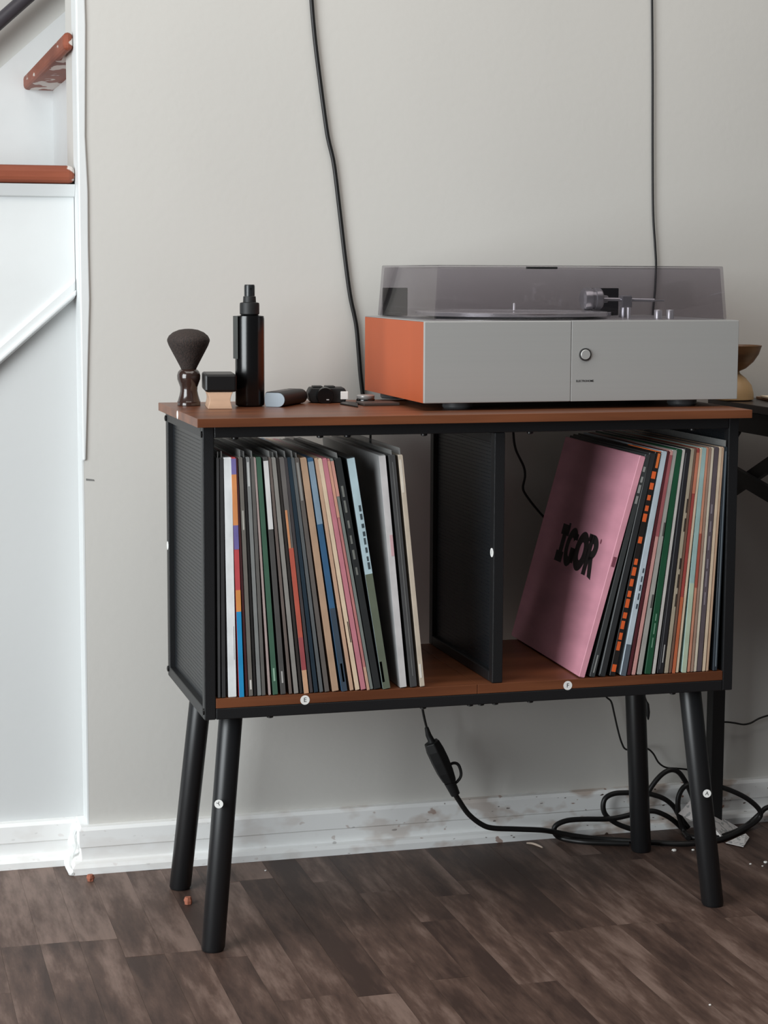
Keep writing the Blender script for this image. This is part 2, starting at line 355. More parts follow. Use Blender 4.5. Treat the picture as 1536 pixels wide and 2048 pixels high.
# black caps on the tube ends and screw heads under the rails
for (x, y, z) in ((0, .0045, .689), (0, .0045, .3265), (0, D-.006, .689), (0, D-.006, .3265)):
    cp(MB().lathe([(.0028, 0), (.0028, .0015), (.0018, .0022)], (-.0022 if False else 0, 0, 0), 12, 'X').add([], []), 'bolt_cap', M_cap) if False else None
    m_ = MB(); m_.lathe([(.0018, x-.0026), (.0042, x-.0018), (.0042, x+.0004)], (0, y, z), 14, 'X'); cp(m_, 'bolt_cap', M_cap, smooth=True)
for (px, py, front) in ((470, 879, 1), (640, 876, 0), (695, 876, 1), (848, 875, 1), (1060, 872, 1), (1385, 866, 1), (540, 1437, 1), (940, 1412, 1), (962, 1411, 1), (990, 1409, 1), (1060, 1406, 1), (1345, 1387, 1), (846, 1420, 1)):
    y = .0075; z = (ZT-TB) if py < 1000 else ZB; x = at(px, py, 1, y).x
    m_ = MB(); m_.lathe([(.0022, z-.0032), (.0045, z-.0022), (.0045, z+.0004)], (x, y, 0), 12); cp(m_, 'screw_head', M_cap, smooth=True)
# round paper stickers with printed letters (disc faces -Y unless told otherwise)
def sticker(par, pos, r, letter, normal=(0, -1, 0), upv=(0, 0, 1), rot=0, size=1.35):
    nrm = Vector(normal).normalized(); up = Vector(upv); rt = up.cross(nrm).normalized(); up = nrm.cross(rt).normalized()
    cr, sr = math.cos(rot), math.sin(rot); rt, up = rt*cr+up*sr, up*cr-rt*sr
    P = Vector(pos); mb = MB(); sg = 24; vs = []
    for h in (-.0002, .0003):
        for k in range(sg):
            a = 2*math.pi*k/sg; vs.append(P+rt*r*math.cos(a)+up*r*math.sin(a)+nrm*h)
    mb.add(vs, [tuple(range(sg)), tuple(range(sg, 2*sg))]+[(k, (k+1) % sg, sg+(k+1) % sg, sg+k) for k in range(sg)], 0)
    if letter:
        v, f_ = text_mesh(letter, r*size, 'letter'); mb.add([P+rt*a+up*b_+nrm*.00045 for a, b_, c in v], f_, 1)
    o = mb.build('sticker', [M_stick, M_ink], par); plab(o, 'round white paper sticker'+(' with letter '+letter if letter else ''))
    o.matrix_parent_inverse = par.matrix_parent_inverse.inverted() @ Matrix.Translation(-Vector(cab.location)) if False else Matrix.Identity(4)
    return o
def on_y(px, py, y): p = at(px, py, 1, y); return (p.x, y, p.z)
sticker(shelfE, on_y(610, 1400, 0), .0063, 'E'); sticker(shelfF, on_y(1135.5, 1371, 0), .0063, 'F')
def leg_sticker(leg, px, py, i, letter, rot):
    y0 = .02; P = at(px, py, 1, y0-.0145); sticker(leg, P+Vector((0, .0, 0)), .0058, letter, (-.25, -1, 0), rot=rot)
leg_sticker(LEGS[0], 437.5, 1608, 0, 'Y', .5); leg_sticker(LEGS[1], 1414, 1587, 1, 'A', -.1)
p = at(355, 831, 0, -.0101); sticker(topb, (-.0101, p.y, .7052), .0056, '', (-1, 0, 0))

sticker(DPOST, (.3944, .0075, at(985, 1105, 1, .008).z), .0062, 'I', (-1, 0, 0))
sticker(RPOST, (-.0001, .2885, at(336, 1091, 1, .289).z), .0062, '', (-1, 0, 0))
# ------------------------------------------------------------------ records
ZSH = ZS1+.0003
M_film = bpy.data.materials.new('cloudy_plastic_film'); M_film.use_nodes = True
nt = M_film.node_tree; b = nt.nodes['Principled BSDF']; tr = nt.nodes.new('ShaderNodeBsdfTransparent'); mx = nt.nodes.new('ShaderNodeMixShader')
b.inputs['Base Color'].default_value = (.32, .32, .31, 1); b.inputs['Roughness'].default_value = .25; mx.inputs[0].default_value = .42
nt.links.new(tr.outputs[0], mx.inputs[1]); nt.links.new(b.outputs[0], mx.inputs[2]); nt.links.new(mx.outputs[0], nt.nodes['Material Output'].inputs[0])
def cardm(c):
    return mat('card_%02x%02x%02x' % tuple(c), c, .42, var=.16, scale=(60, 8, 30), detail=3)
RR = random.Random(11)
def record(label, tl, tr_, bl, br, yb, col, face=None, segs=(), film=False, side='left', yaw=0, dy=0, fac=.95):
    """tl,tr_: spine edges at photo row 936; bl,br: at row yb; segs: (z0,z1,colour[,x0,x1]) print on the spine"""
    y0 = .002+dy
    A = at((tl+tr_)/2, 936, 1, y0); B = at((bl+br)/2, yb, 1, y0)
    wt = ((at(tr_, 936, 1, y0)-at(tl, 936, 1, y0)).x+(at(br, yb, 1, y0)-at(bl, yb, 1, y0)).x)/2
    th = math.atan2(A.x-B.x, A.z-B.z); t = wt*math.cos(th)*fac
    z0 = ZSH+t/2*abs(math.sin(th)); x0 = B.x+(z0-B.z)*math.tan(th)
    root = thing('vinyl_record', label, 'record', (x0, y0, z0), (0, th, 0), 'records in the %s compartment' % side)
    root.rotation_mode = 'YXZ'; root.rotation_euler = (0, th, -math.radians(yaw))
    h = .315
    mb = MB(); mb.box(-t/2, t/2, 0, .315, 0, h); sl_ = mb.build('sleeve', cardm(face or col), root, bevel=min(.0008, t/4), bseg=1)
    sp = MB().box(-t/2+.0002, t/2-.0002, -.0006, .0002, .0012, h-.0012).build('spine', cardm(col), root)
    for k, s in enumerate(segs):
        za, zb, c = s[:3]; xa_, xb2 = (s[3:5] if len(s) > 4 else (-.96, .96))
        MB().box(xa_*t/2, xb2*t/2, -.0009, -.0003, za*h, zb*h).build('spine_print', cardm(c), sp)
    if film:
        MB().box(-.0003, .0003, .0005, .314, h, h+RR.uniform(.006, .010)).build('plastic_cover', M_film, root)
    return root, t
DK, DK2, GR, GR2 = (44, 44, 45), (62, 61, 60), (122, 120, 116), (92, 90, 88)
def marks(c, z0, z1, n, seed, x0=-.6, x1=.6):
    r = random.Random(seed); out = []; L = (z1-z0)/n
    for i in range(n):
        if r.random() < .85: out.append((z0+i*L, z0+i*L+L*r.uniform(.45, .85), c, x0*r.uniform(.7, 1), x1*r.uniform(.7, 1)))
    return out
LEFT = [
 ('dark grey record leaning on the left post, leftmost of the left compartment', 433, 438.5, 436, 441, (70, 70, 71), dict(film=1)),
 ('black record between the leftmost dark one and the thick white one', 440, 446.5, 443, 452, (58, 58, 59), dict(film=1)),
 ('thick white box set spine near the left post', 448, 463, 455.5, 474, (240, 243, 244), dict(segs=[(.16, .30, (190, 195, 198), .5, .62)])),
 ('multicoloured record with orange top and bright blue lower spine', 464, 470.5, 475.5, 490, (200, 84, 88), dict(segs=[(.0, .36, (42, 150, 205)), (.36, .45, (224, 150, 84)), (.62, .72, (120, 110, 170)), (.72, .93, (226, 150, 96)), (.93, .995, (128, 118, 176))])),
 ('dark maroon record beside the multicoloured one', 471.2, 476, 491, 496, (72, 40, 42), {}),
 ('grey record with worn pale streaks right of the maroon one', 477, 486, 497, 505.5, (118, 114, 108), dict(film=1, segs=[(.03, .07, (225, 222, 216), -.3, .5), (.7, .78, (190, 188, 180), -.3, .4)])),
 ('black record between two grey ones in the left stack', 487, 491, 507, 513, (40, 39, 39), dict(film=1)),
 ('pale grey record with a bluish lower spine', 492, 500.5, 514.5, 522, (136, 138, 137), dict(segs=[(.88, .98, (200, 202, 200), -.5, .5)])),
 ('mid grey record just left of the pinkish spine', 501.5, 508.5, 523, 531, (104, 102, 99), dict(film=1)),
 ('thin dusty pink spine beside the green record', 509, 512, 536, 542, (178, 160, 156), dict()),
 ('forest green record in the left compartment', 513.5, 523, 544.5, 556, (70, 104, 86), dict(segs=[(.06, .115, (150, 186, 164), -.4, .3)])),
 ('record with white paper strip on the upper third of its dark spine', 527, 537.5, 561, 571, (84, 83, 82), dict(segs=[(.70, .985, (228, 227, 226)), (.05, .1, (190, 188, 186), -.3, .3)])),
 ('brownish grey record right of the white paper strip', 538.5, 543.5, 577.5, 584, (112, 101, 96), dict(film=1)),
 ('light grey record with pale rounded bottom edge', 545, 552.5, 587, 597, (148, 145, 140), dict(film=1)),
 ('dark record just left of the orange and red spine', 554, 559.5, 599, 604.5, (56, 52, 50), dict(film=1)),
 ('grey record with orange and red stripe low on its spine', 560.5, 569.5, 606, 617.5, (112, 108, 106), dict(segs=[(.0, .10, (218, 172, 138)), (.10, .24, (166, 84, 88)), (.24, .62, (192, 96, 80)), (.62, .78, (214, 150, 108), -.9, .0)])),
 ('dark brown record right of the orange stripe', 570.3, 575.5, 618.3, 626, (74, 70, 72), dict(film=1)),
 ('navy record among dark ones near the tan box', 576.5, 583.5, 627, 636.5, (40, 56, 68), {}),
 ('slate grey record left of a worn grey one', 584.5, 590.5, 638, 646.5, (100, 104, 106), dict(film=1)),
 ('worn grey record leaning on the tan one', 592, 600, 648.5, 659, (104, 98, 94), dict(film=1, segs=[(.82, .98, (150, 148, 144), -.5, .5)])),
 ('thick tan cardboard record in the left compartment', 603, 615, 663.5, 678, (190, 158, 132), {}),
 ('blue record with pale blue top and navy foot', 618.5, 627.5, 681, 696, (62, 102, 138), dict(segs=[(.0, .36, (66, 80, 94)), (.72, .985, (138, 160, 178)), (.04, .12, (150, 164, 172), -.2, .5)])),
 ('slim peach spine left of the cream record', 632, 637.8, 699, 708, (206, 170, 144), {}),
 ('cream record with a short black line near its foot', 638.5, 646, 710, 720, (232, 208, 180), dict(segs=[(.21, .30, (74, 62, 56), .2, .6)])),
 ('rose pink record beside the cream one', 647, 656, 721, 732.5, (206, 132, 144), {}),
 ('pinkish tan spine with deep red edge beside rose record', 657, 662.5, 733.3, 739.3, (196, 130, 128), dict(segs=[(.0, .1, (210, 170, 146)), (.75, .99, (218, 164, 142))])),
 ('grey green spine with peach top', 663.2, 669.5, 740, 746.5, (128, 134, 130), dict(segs=[(.84, .99, (212, 156, 142))])),
 ('black record with grey printed title left of the pale blue box', 671.5, 685.5, 748, 762, (46, 49, 50), dict(film=1, segs=marks((120, 122, 118), .5, .97, 7, 4, -.5, .2))),
 ('thick pale blue record with olive green lower spine', 696, 712.5, 765, 781.5, (190, 214, 222), dict(face=(40, 44, 46), segs=[(.0, .50, (104, 112, 96)), (.03, .12, (226, 200, 164), -.8, -.2)]+marks((70, 82, 88), .52, .84, 9, 8, .1, .7))),
 ('thick white record standing apart after the gap', 760.5, 772.5, 799.5, 815, (214, 211, 211), dict(face=(150, 150, 150), segs=[(.57, .66, (216, 176, 180), .0, .9)])),  # white cover, its shade in the gap put into the grey face colour
 ('dark record between the white and the cream ones near the divider', 779.5, 792.5, 821, 835, (76, 76, 77), dict(film=1, segs=[(.05, .97, (120, 121, 120), -.1, .1)])),
 ('frayed cream record, last one before the mesh divider', 799.5, 807, 840, 851, (208, 194, 176), dict(film=1, segs=[(.84, .98, (230, 220, 206), -.8, .2), (.04, .10, (236, 232, 224), -.7, .1)])),
]
for (lb, a, b_, c, d, col, kw) in LEFT:
    record(lb, a, b_, c, d, 1378, col, face=kw.get('face'), segs=kw.get('segs', ()), film=bool(kw.get('film')), side='left')
RIGHT = [
 ('pink record with large black IGOR lettering on its cover', 1272, 1283, 1163, 1176, (226, 160, 176), dict()),
 ('black record behind the pink one with grey title at its top', 1284, 1291.5, 1183, 1196.5, (62, 65, 66), dict(segs=marks((150, 150, 148), .78, .97, 4, 21, -.6, .5)+[(.02, .1, (150, 152, 150), -.2, .3)])),
 ('black record with thin pale edge left of the orange lettered one', 1292.5, 1302.5, 1200, 1217, (50, 52, 54), dict(segs=[(.01, .98, (140, 144, 146), -.95, -.75)])),
 ('black record with bright orange lettering down its spine', 1304, 1313.5, 1222, 1235, (38, 34, 33), dict(segs=[(.93, .995, (232, 120, 60), .0, .95)]+marks((232, 104, 52), .02, .93, 19, 34, -.8, .85))),
 ('pale blue record with dark specks right of the orange lettering', 1317, 1327, 1243, 1256, (196, 210, 220), dict(segs=[(.0, .14, (96, 106, 116))]+marks((70, 80, 90), .3, .5, 5, 41, .0, .6))),
 ('dark wine red record next to the pale blue one', 1327.8, 1333.5, 1257, 1264, (88, 40, 46), {}),
 ('thin salmon pink spine beside the wine red record', 1334, 1338.8, 1265, 1274.5, (214, 160, 154), dict(segs=[(.62, .98, (168, 96, 100))])),
 ('light grey record in the right compartment left of the green one', 1339.6, 1347.3, 1275.5, 1287, (172, 170, 164), dict(segs=[(.3, .36, (80, 80, 78), .0, .7), (.62, .68, (90, 90, 86), .2, .8)])),
 ('dark green record in the right compartment', 1348, 1359, 1291, 1304.5, (32, 84, 58), dict(segs=marks((120, 160, 136), .06, .3, 4, 52, -.2, .2))),
 ('thin off white spine right of the green record', 1360, 1364.5, 1305.5, 1313, (206, 202, 198), {}),
 ('black record right of the thin off white spine', 1365.5, 1376, 1314.5, 1329, (42, 42, 46), dict(segs=[(.02, .98, (112, 114, 118), -.5, -.35), (.05, .13, (190, 188, 186), .2, .5)])),
 ('tattered beige record with dark bitten edge', 1377.2, 1384, 1330, 1338, (178, 166, 146), dict(segs=marks((60, 50, 44), .3, .8, 6, 61, .1, .9))),
 ('thin brown spine left of the brick red record', 1384.6, 1388.4, 1338.8, 1344.6, (124, 96, 82), {}),
 ('brick red record with orange foot', 1389, 1395.6, 1345.4, 1351.3, (170, 78, 72), dict(segs=[(.0, .34, (202, 112, 76)), (.8, .98, (206, 130, 104))])),
 ('thin cream spine between the red and the pale teal records', 1396.2, 1399.8, 1352, 1358.6, (226, 204, 178), {}),
 ('pale teal record with mint foot', 1400.6, 1408.8, 1363, 1374.3, (166, 196, 194), dict(segs=[(.0, .4, (192, 208, 184))])),
 ('peach and red spine right of the pale teal record', 1409.4, 1414, 1375, 1381, (212, 150, 124), dict(segs=[(.38, .62, (176, 92, 78))])),
 ('brown grey spine right of the peach one', 1414.8, 1419.6, 1381.8, 1387.4, (170, 142, 126), {}),
 ('ivory spine left of the dusky purple record', 1420.2, 1425, 1388, 1393.6, (222, 210, 190), {}),
 ('dusky purple grey record in the right compartment', 1425.8, 1434.8, 1394.3, 1403.6, (98, 88, 94), dict(segs=marks((142, 134, 142), .3, .95, 8, 71, -.5, .2))),
 ('cream record right of the dusky purple one', 1435.6, 1440.6, 1404.8, 1411.5, (226, 204, 178), {}),
 ('narrow tan spine next to the last dark record', 1441.2, 1445, 1412.2, 1417.4, (204, 172, 146), {}),
 ('black record in grey plastic, rightmost of the right compartment', 1446, 1453, 1426, 1435, (46, 54, 62), dict(film=1, segs=[(.02, .98, (112, 122, 130), -.2, .4)])),
]
pink = None
for k, (lb, a, b_, c, d, col, kw) in enumerate(RIGHT):
    ob, th_ = record(lb, a, b_, c, d, 1332, col, face=(214, 150, 166) if k == 0 else kw.get('face'), segs=kw.get('segs', ()), film=bool(kw.get('film')), side='right', yaw=max(0, 2.0*(1-k/16)), fac=.92)
    if k == 0: pink, pink_t = ob, th_
    if k == 3: MB().box(-th_/2, th_/2, -.0008, .105, .3150, .3162).build('orange_edge', cardm((232, 112, 52)), ob)
# IGOR lettering: heavy slab letters printed on the pink cover (reading from the back edge towards the spine)
def arc(cx, cy, rx, ry, a0, a1, n=20): return [(cx+rx*math.cos(math.radians(a0+(a1-a0)*i/n)), cy+ry*math.sin(math.radians(a0+(a1-a0)*i/n))) for i in range(n+1)]
def ring(cx, cy, rx, ry, ix, iy, a0=0, a1=360, n=28):
    o_, i_ = arc(cx, cy, rx, ry, a0, a1, n), arc(cx, cy, ix, iy, a0, a1, n)
    return [[o_[k], o_[k+1], i_[k+1], i_[k]] for k in range(n)]
LET = []     # each polygon in millimetres: s towards the spine, v up the cover
def rect(a, b_, c, d): LET.append([(a, c), (b_, c), (b_, d), (a, d)])
rect(0, 33, 43, 60); rect(8, 25, 10, 50); rect(0, 31, 0, 17); rect(24, 32, 55, 64)
LET += ring(54, 29, 23, 31, 8, 15, 38, 325); rect(55, 77, 15, 29); rect(64, 77, 6, 29); rect(60, 75, 42, 52)
LET += ring(99, 29, 26, 31, 8, 14)
rect(122, 138, -3, 60); LET += ring(137, 41, 24, 19, 6, 6, -95, 95); rect(116, 130, 48, 60)
LET.append([(134, 26), (150, 28), (163, -6), (147, -3)])
vs, fs = [], []
k_ = .001
for pgon in LET:
    o0 = len(vs)
    for (s, v) in pgon: vs.append((-pink_t/2-.00025, .220-s*k_, .1345+v*.001*.93))
    fs.append(tuple(range(o0, o0+len(pgon))))
q = MB().add(vs, fs).build('cover_lettering', mat('black_print_ink', (38, 33, 33), .5), pink)
vv, ff = [], []
for i, (a, b_) in enumerate(arc(0, 0, .0028, .0036, 0, 360, 14)[:-1]): vv.append((-pink_t/2-.00025, .0555+a, .185+b_))
MB().add(vv, [tuple(range(14))]).build('registered_mark', mat('dark_rose_print', (128, 72, 86), .5), pink)
MB().box(-.6*pink_t/2, .6*pink_t/2, -.0010, -.0003, .158, .172).build('spine_mark', mat('dark_rose_print', (128, 72, 86), .5), pink)

# ------------------------------------------------------------------ turntable
X0, X1, Y0, Y1, Z0, Z1 = .3105, .770, .050, .360, .7212, .8312
tt = thing('turntable', 'silver fronted turntable with orange brown sides and smoky lid', 'turntable', ((X0+X1)/2, (Y0+Y1)/2, .7109))
def tp(mb, name, m, par=tt, **k):
    o = mb.build(name, m, par, **k)
    if par is tt: o.matrix_parent_inverse = Matrix.Translation(-Vector(tt.location))
    return o
M_alu = mat('brushed_aluminium', (178, 178, 176), .42, metal=.25, var=.02, scale=(2, 2, 200), detail=2)
M_alu2 = mat('polished_aluminium', (240, 240, 240), .25, metal=.25)
M_orange = mat('orange_brown_veneer', (188, 88, 46), .5, var=.10, scale=(4, 9, 1.2), detail=3)
M_deck = mat('grey_deck', (150, 150, 150), .35)
xm = at(1143, 700, 1, Y0).x
tp(MB().box(X0-.0004, xm-.0002, Y0, Y0+.005, Z0, Z1), 'front_panel', M_alu, bevel=.0012)
tp(MB().box(xm+.0002, X1, Y0, Y0+.005, Z0, Z1), 'front_panel', M_alu, bevel=.0006)
for a, b_ in ((X0, X0+.008), (X1-.008, X1)):
    tp(MB().box(a, b_, Y0+.0052, Y1, Z0, Z1-.001), 'side_panel', M_orange, bevel=.0004)
tp(MB().box(X0+.0083, X1-.0083, Y0+.0052, Y1, Z0+.003, Z1-.0016), 'plinth', M_matb)
tp(MB().box(X0+.0002, X1-.0002, Y0+.0052, Y1, Z1-.0009, Z1+.0006), 'deck', M_deck, bevel=.0004)
for (x, y) in ((.372, .095), (.706, .095), (.345, .318), (.735, .318)):
    tp(MB().lathe([(.019, .7111), (.021, .7135), (.021, Z0-.0003)], (x, y, 0), 24), 'foot', mat('grey_rubber_foot', (86, 88, 90), .5), smooth=True)
pcx, pcy = .487, .205
tp(MB().lathe([(.118, Z1+.0008), (.121, Z1+.003), (.137, Z1+.0045), (.138, Z1+.0095), (.1365, Z1+.0105), (.122, Z1+.0105), (.121, Z1+.0098), (.01, Z1+.0098)], (pcx, pcy, 0), 64), 'platter', mat('bright_platter_metal', (236, 236, 236), .2, metal=.85), smooth=True)
tp(MB().lathe([(.0018, Z1+.0114), (.0018, Z1+.0205), (.001, Z1+.022)], (pcx+.004, pcy, 0), 12), 'spindle', M_alu2, smooth=True)
# tone arm: bearing post, arm tube, round counterweight and head shell
M_arm = mat('satin_steel', (170, 170, 172), .25, metal=.7)
arm = tp(MB().tube([(.622, .235, .8585), (.690, .215, .8575), (.7087, .205, .8572)], .0028, 10), 'tonearm', M_arm, smooth=True)
def ap(mb, name, m, **k): return mb.build(name, m, arm, **k)
ap(MB().lathe([(.010, -.020), (.0155, -.018), (.0165, -.014), (.0165, -.007), (.0150, -.006), (.0150, -.002), (.0165, -.001), (.0165, .007), (.0135, .010), (.006, .012), (.005, .020)], (.626, .234, .8585), 28, 'X'), 'counterweight', M_arm, smooth=True)
ap(MB().box(.612, .648, .222, .246, .8335, .8395), 'arm_base', M_arm, bevel=.001)
ap(MB().lathe([(.009, Z1+.0008), (.008, .846), (.006, .853)], (.668, .220, 0), 20), 'bearing_post', M_arm, smooth=True)
ap(MB().box(.661, .677, .213, .227, .846, .864), 'bearing_block', M_arm, bevel=.0015)
ap(MB().box(.703, .722, .200, .210, .8555, .8575), 'head_shell', M_arm, bevel=.0006)
for px in (1257, 1316, 1340):
    c = at(px, 637, 1, .13); h = .0135 if px > 1300 else .017; r = .0058 if px > 1300 else .003
    tp(MB().lathe([(r, Z1+.0008), (r, Z1+h-.001), (r*.9, Z1+h)], (c.x, .13, 0), 20), 'knob', mat('silver_knob', (216, 216, 216), .3, metal=.6), smooth=True)
for a, b_ in ((.336, .374), (.668, .712)):
    hg = tp(MB().box(a, b_, .3505, .3555, Z1+.0008, .8735), 'hinge', M_matb, bevel=.001)
    MB().box(a+.004, b_-.012, .340, .3503, Z1+.0008, .8375).build('hinge_base', M_cap, hg, bevel=.0008)
# front: ring button and name
bc = at(1170, 709, 1, Y0)
pb = tp(MB().lathe([(.0088, Y0+.0002), (.0088, Y0-.0016), (.0078, Y0-.0018), (.0074, Y0-.0004)], (bc.x, 0, bc.z), 40, 'Y'), 'button_ring', mat('dark_steel_ring', (96, 96, 96), .35, metal=.6), smooth=True)
MB().lathe([(.0068, Y0+.0002), (.0068, Y0-.0030), (.0062, Y0-.0036)], (bc.x, 0, bc.z), 40, 'Y').build('power_button', M_alu, pb, smooth=True)
lc = at(1169.5, 762, 1, Y0)
v, f_ = text_mesh('ELECTROHOME', .0040, 'badge', .00006); wv = max(q[0] for q in v)-min(q[0] for q in v); kx = .0255/wv
tp(MB().add([(lc.x+a*kx, Y0-.00035, lc.z+b_) for a, b_, c in v], f_), 'brand_lettering', M_ink)
# smoky acrylic lid, tapered
M_lid = bpy.data.materials.new('smoky_acrylic'); M_lid.use_nodes = True; nt = M_lid.node_tree; nt.nodes.remove(nt.nodes['Principled BSDF'])
tr = nt.nodes.new('ShaderNodeBsdfTransparent'); tr.inputs[0].default_value = (.83, .815, .835, 1)
gl = nt.nodes.new('ShaderNodeBsdfGlossy'); gl.inputs['Roughness'].default_value = .04
lw = nt.nodes.new('ShaderNodeLayerWeight'); lw.inputs[0].default_value = .5
pw = nt.nodes.new('ShaderNodeMath'); pw.operation = 'POWER'; pw.inputs[1].default_value = 4; nt.links.new(lw.outputs['Facing'], pw.inputs[0])
fr = nt.nodes.new('ShaderNodeMath'); fr.operation = 'MULTIPLY_ADD'; fr.inputs[1].default_value = .35; fr.inputs[2].default_value = .045; nt.links.new(pw.outputs[0], fr.inputs[0]); mx = nt.nodes.new('ShaderNodeMixShader')
p6 = nt.nodes.new('ShaderNodeMath'); p6.operation = 'POWER'; p6.inputs[1].default_value = 9; nt.links.new(lw.outputs['Facing'], p6.inputs[0])
tm = nt.nodes.new('ShaderNodeMix'); tm.data_type = 'RGBA'; nt.links.new(p6.outputs[0], tm.inputs[0]); tm.inputs[6].default_value = (.83, .815, .835, 1); tm.inputs[7].default_value = (.12, .115, .12, 1); nt.links.new(tm.outputs[2], tr.inputs[0])
nt.links.new(fr.outputs[0], mx.inputs[0]); nt.links.new(tr.outputs[0], mx.inputs[1]); nt.links.new(gl.outputs[0], mx.inputs[2]); nt.links.new(mx.outputs[0], nt.nodes['Material Output'].inputs[0])
LZ0, LZ1 = Z1+.0015, .9062
def lidring(ix, iy0, iy1, z): return [(.3268+ix, .058+iy0, z), (.7550-ix, .058+iy0, z), (.7550-ix, .348-iy1, z), (.3268+ix, .348-iy1, z)]
i_ = .003
Vv = lidring(0, 0, 0, LZ0)+lidring(.0055, .004, .002, LZ1)+lidring(i_, i_, i_, LZ0)+lidring(.0055+i_, .004+i_, .002+i_, LZ1-i_)
Ff = [(4, 5, 6, 7), (8+4, 8+7, 8+6, 8+5)]
for k in range(4): Ff += [(k, (k+1) % 4, 4+(k+1) % 4, 4+k), (8+k, 8+4+k, 8+4+(k+1) % 4, 8+(k+1) % 4), (k, 8+k, 8+(k+1) % 4, (k+1) % 4)]
lid = tp(MB().add(Vv, Ff), 'dust_cover', M_lid, bevel=.0022, bseg=2)
lid.data.update()
# dark lip along the lid's top front edge, with the finger tab
c0, c1 = at(1052, 536, 1, .062).x, at(1113, 536, 1, .062).x
MB().box(c0, c1, .0575, .0625, .9015, .9045).build('finger_tab', M_matb, lid, bevel=.0005)

# ------------------------------------------------------------------ things on the cabinet top
ZC = .7111
def local(root):
    def f(mb, name, m, par=None, **k): return mb.build(name, m, par or root, **k)
    return f
def world_local(root):      # parts modelled in world coordinates
    def f(mb, name, m, **k):
        o = mb.build(name, m, root, **k); o.matrix_parent_inverse = Matrix.Translation(-Vector(root.location)); return o
    return f
# shaving brush
u = .2185e-3*.98
br = thing('shaving_brush', 'dark brown shaving brush with fan shaped bristles standing on the cabinet', 'brush', (at(378, 811, 2, ZC).x, at(378, 811, 2, ZC).y, ZC)); bp_ = local(br)
hp = [(75, 866), (76, 856), (74, 846), (76, 840), (72, 832), (62, 800), (56, 770), (57, 745), (66, 720), (75, 695), (76, 670), (70, 648), (60, 636), (50, 629)]
bp_(MB().lathe([(r*u, (866-y)*u) for r, y in hp], seg=36), 'handle', mat('polished_dark_wood', (52, 36, 31), .18, coat=.6), smooth=True)
hb = [(49, 629), (58, 610), (84, 560), (108, 515), (128, 476), (138, 448), (137, 435), (126, 414), (100, 392), (62, 376), (25, 370), (2, 369)]
bp_(MB().lathe([(r*u, (866-y)*u) for r, y in hb], seg=64), 'bristles', mat('brown_bristles', (60, 47, 42), .8, col2=(32, 26, 24), scale=(900, 900, 20), detail=2, bump=.5, bscale=500), smooth=True)
# spray bottle
c = at(500, 812, 2, ZC)
bo = thing('spray_bottle', 'tall glossy black spray bottle beside the shaving brush', 'bottle', (c.x, c.y, ZC)); q_ = local(bo)
k = 1/1446.
q_(MB().lathe([(24*k, 0), (28.6*k, .0015), (29.3*k, .004), (29.3*k, .1205), (28.2*k, .1245), (18*k, .1258)], seg=48), 'body', M_plas, smooth=True)
q_(MB().lathe([(17*k, .126), (19.6*k, .1275), (19.6*k, .1400), (19.0*k, .1425), (13*k, .1435), (12.6*k, .150), (12.2*k, .1515)], seg=36), 'collar', M_matb, smooth=True)
q_(MB().lathe([(10.6*k, .1517), (10.6*k, .1655), (9.6*k, .1675)], seg=28), 'pump_head', mat('satin_black_pump', (34, 36, 38), .3), smooth=True)
q_(MB().lathe([(.0014, -12.2*k), (.0014, -9*k)], (.0, 0, .162), 10, 'Y'), 'nozzle', M_cap)
vs = []
for r in (29.7*k, 30.4*k):
    for j in range(11):
        a = math.radians(135+8*j); vs += [(r*math.cos(a)-(.0020 if j > 3 else 0), r*math.sin(a), .066), (r*math.cos(a)-(.0020 if j > 3 else 0), r*math.sin(a), .1245)]
fs = [(2*j, 2*j+2, 2*j+3, 2*j+1) for j in range(10)]+[(22+2*j, 22+2*j+1, 22+2*j+3, 22+2*j+2) for j in range(10)]
fs += [(2*j, 22+2*j, 22+2*j+2, 2*j+2) for j in range(10)]+[(2*j+1, 2*j+3, 22+2*j+3, 22+2*j+1) for j in range(10)]+[(0, 1, 23, 22), (20, 42, 43, 21)]
q_(MB().add(vs, fs), 'label_wrap', mat('charcoal_label', (70, 72, 70), .6), smooth=True)
# record cleaning brush: waisted wooden grip under a black pad
c = at(436, 818, 2, ZC)
rb_ = thing('record_brush', 'small wooden record brush with concave sides under a black block', 'brush', (c.x+.003, c.y, ZC), (0, 0, math.radians(-7))); q_ = local(rb_)
wv = []
for z, hw in ((0, .0165), (.004, .0156), (.009, .0143), (.012, .0139), (.016, .0146), (.020, .0160), (.0228, .0176)): wv.append((hw, z))
poly = [(-a, z) for a, z in wv]+[(a, z) for a, z in wv[::-1]]
q_(MB().prism(poly, 0, .075, 1), 'wooden_grip', mat('pale_beech', (206, 170, 142), .55, var=.12, scale=(30, 8, 120), detail=3), bevel=.0006)
q_(MB().box(-.0205, .0225, -.002, .078, .0230, .0470), 'pad', M_cap, bevel=.003)
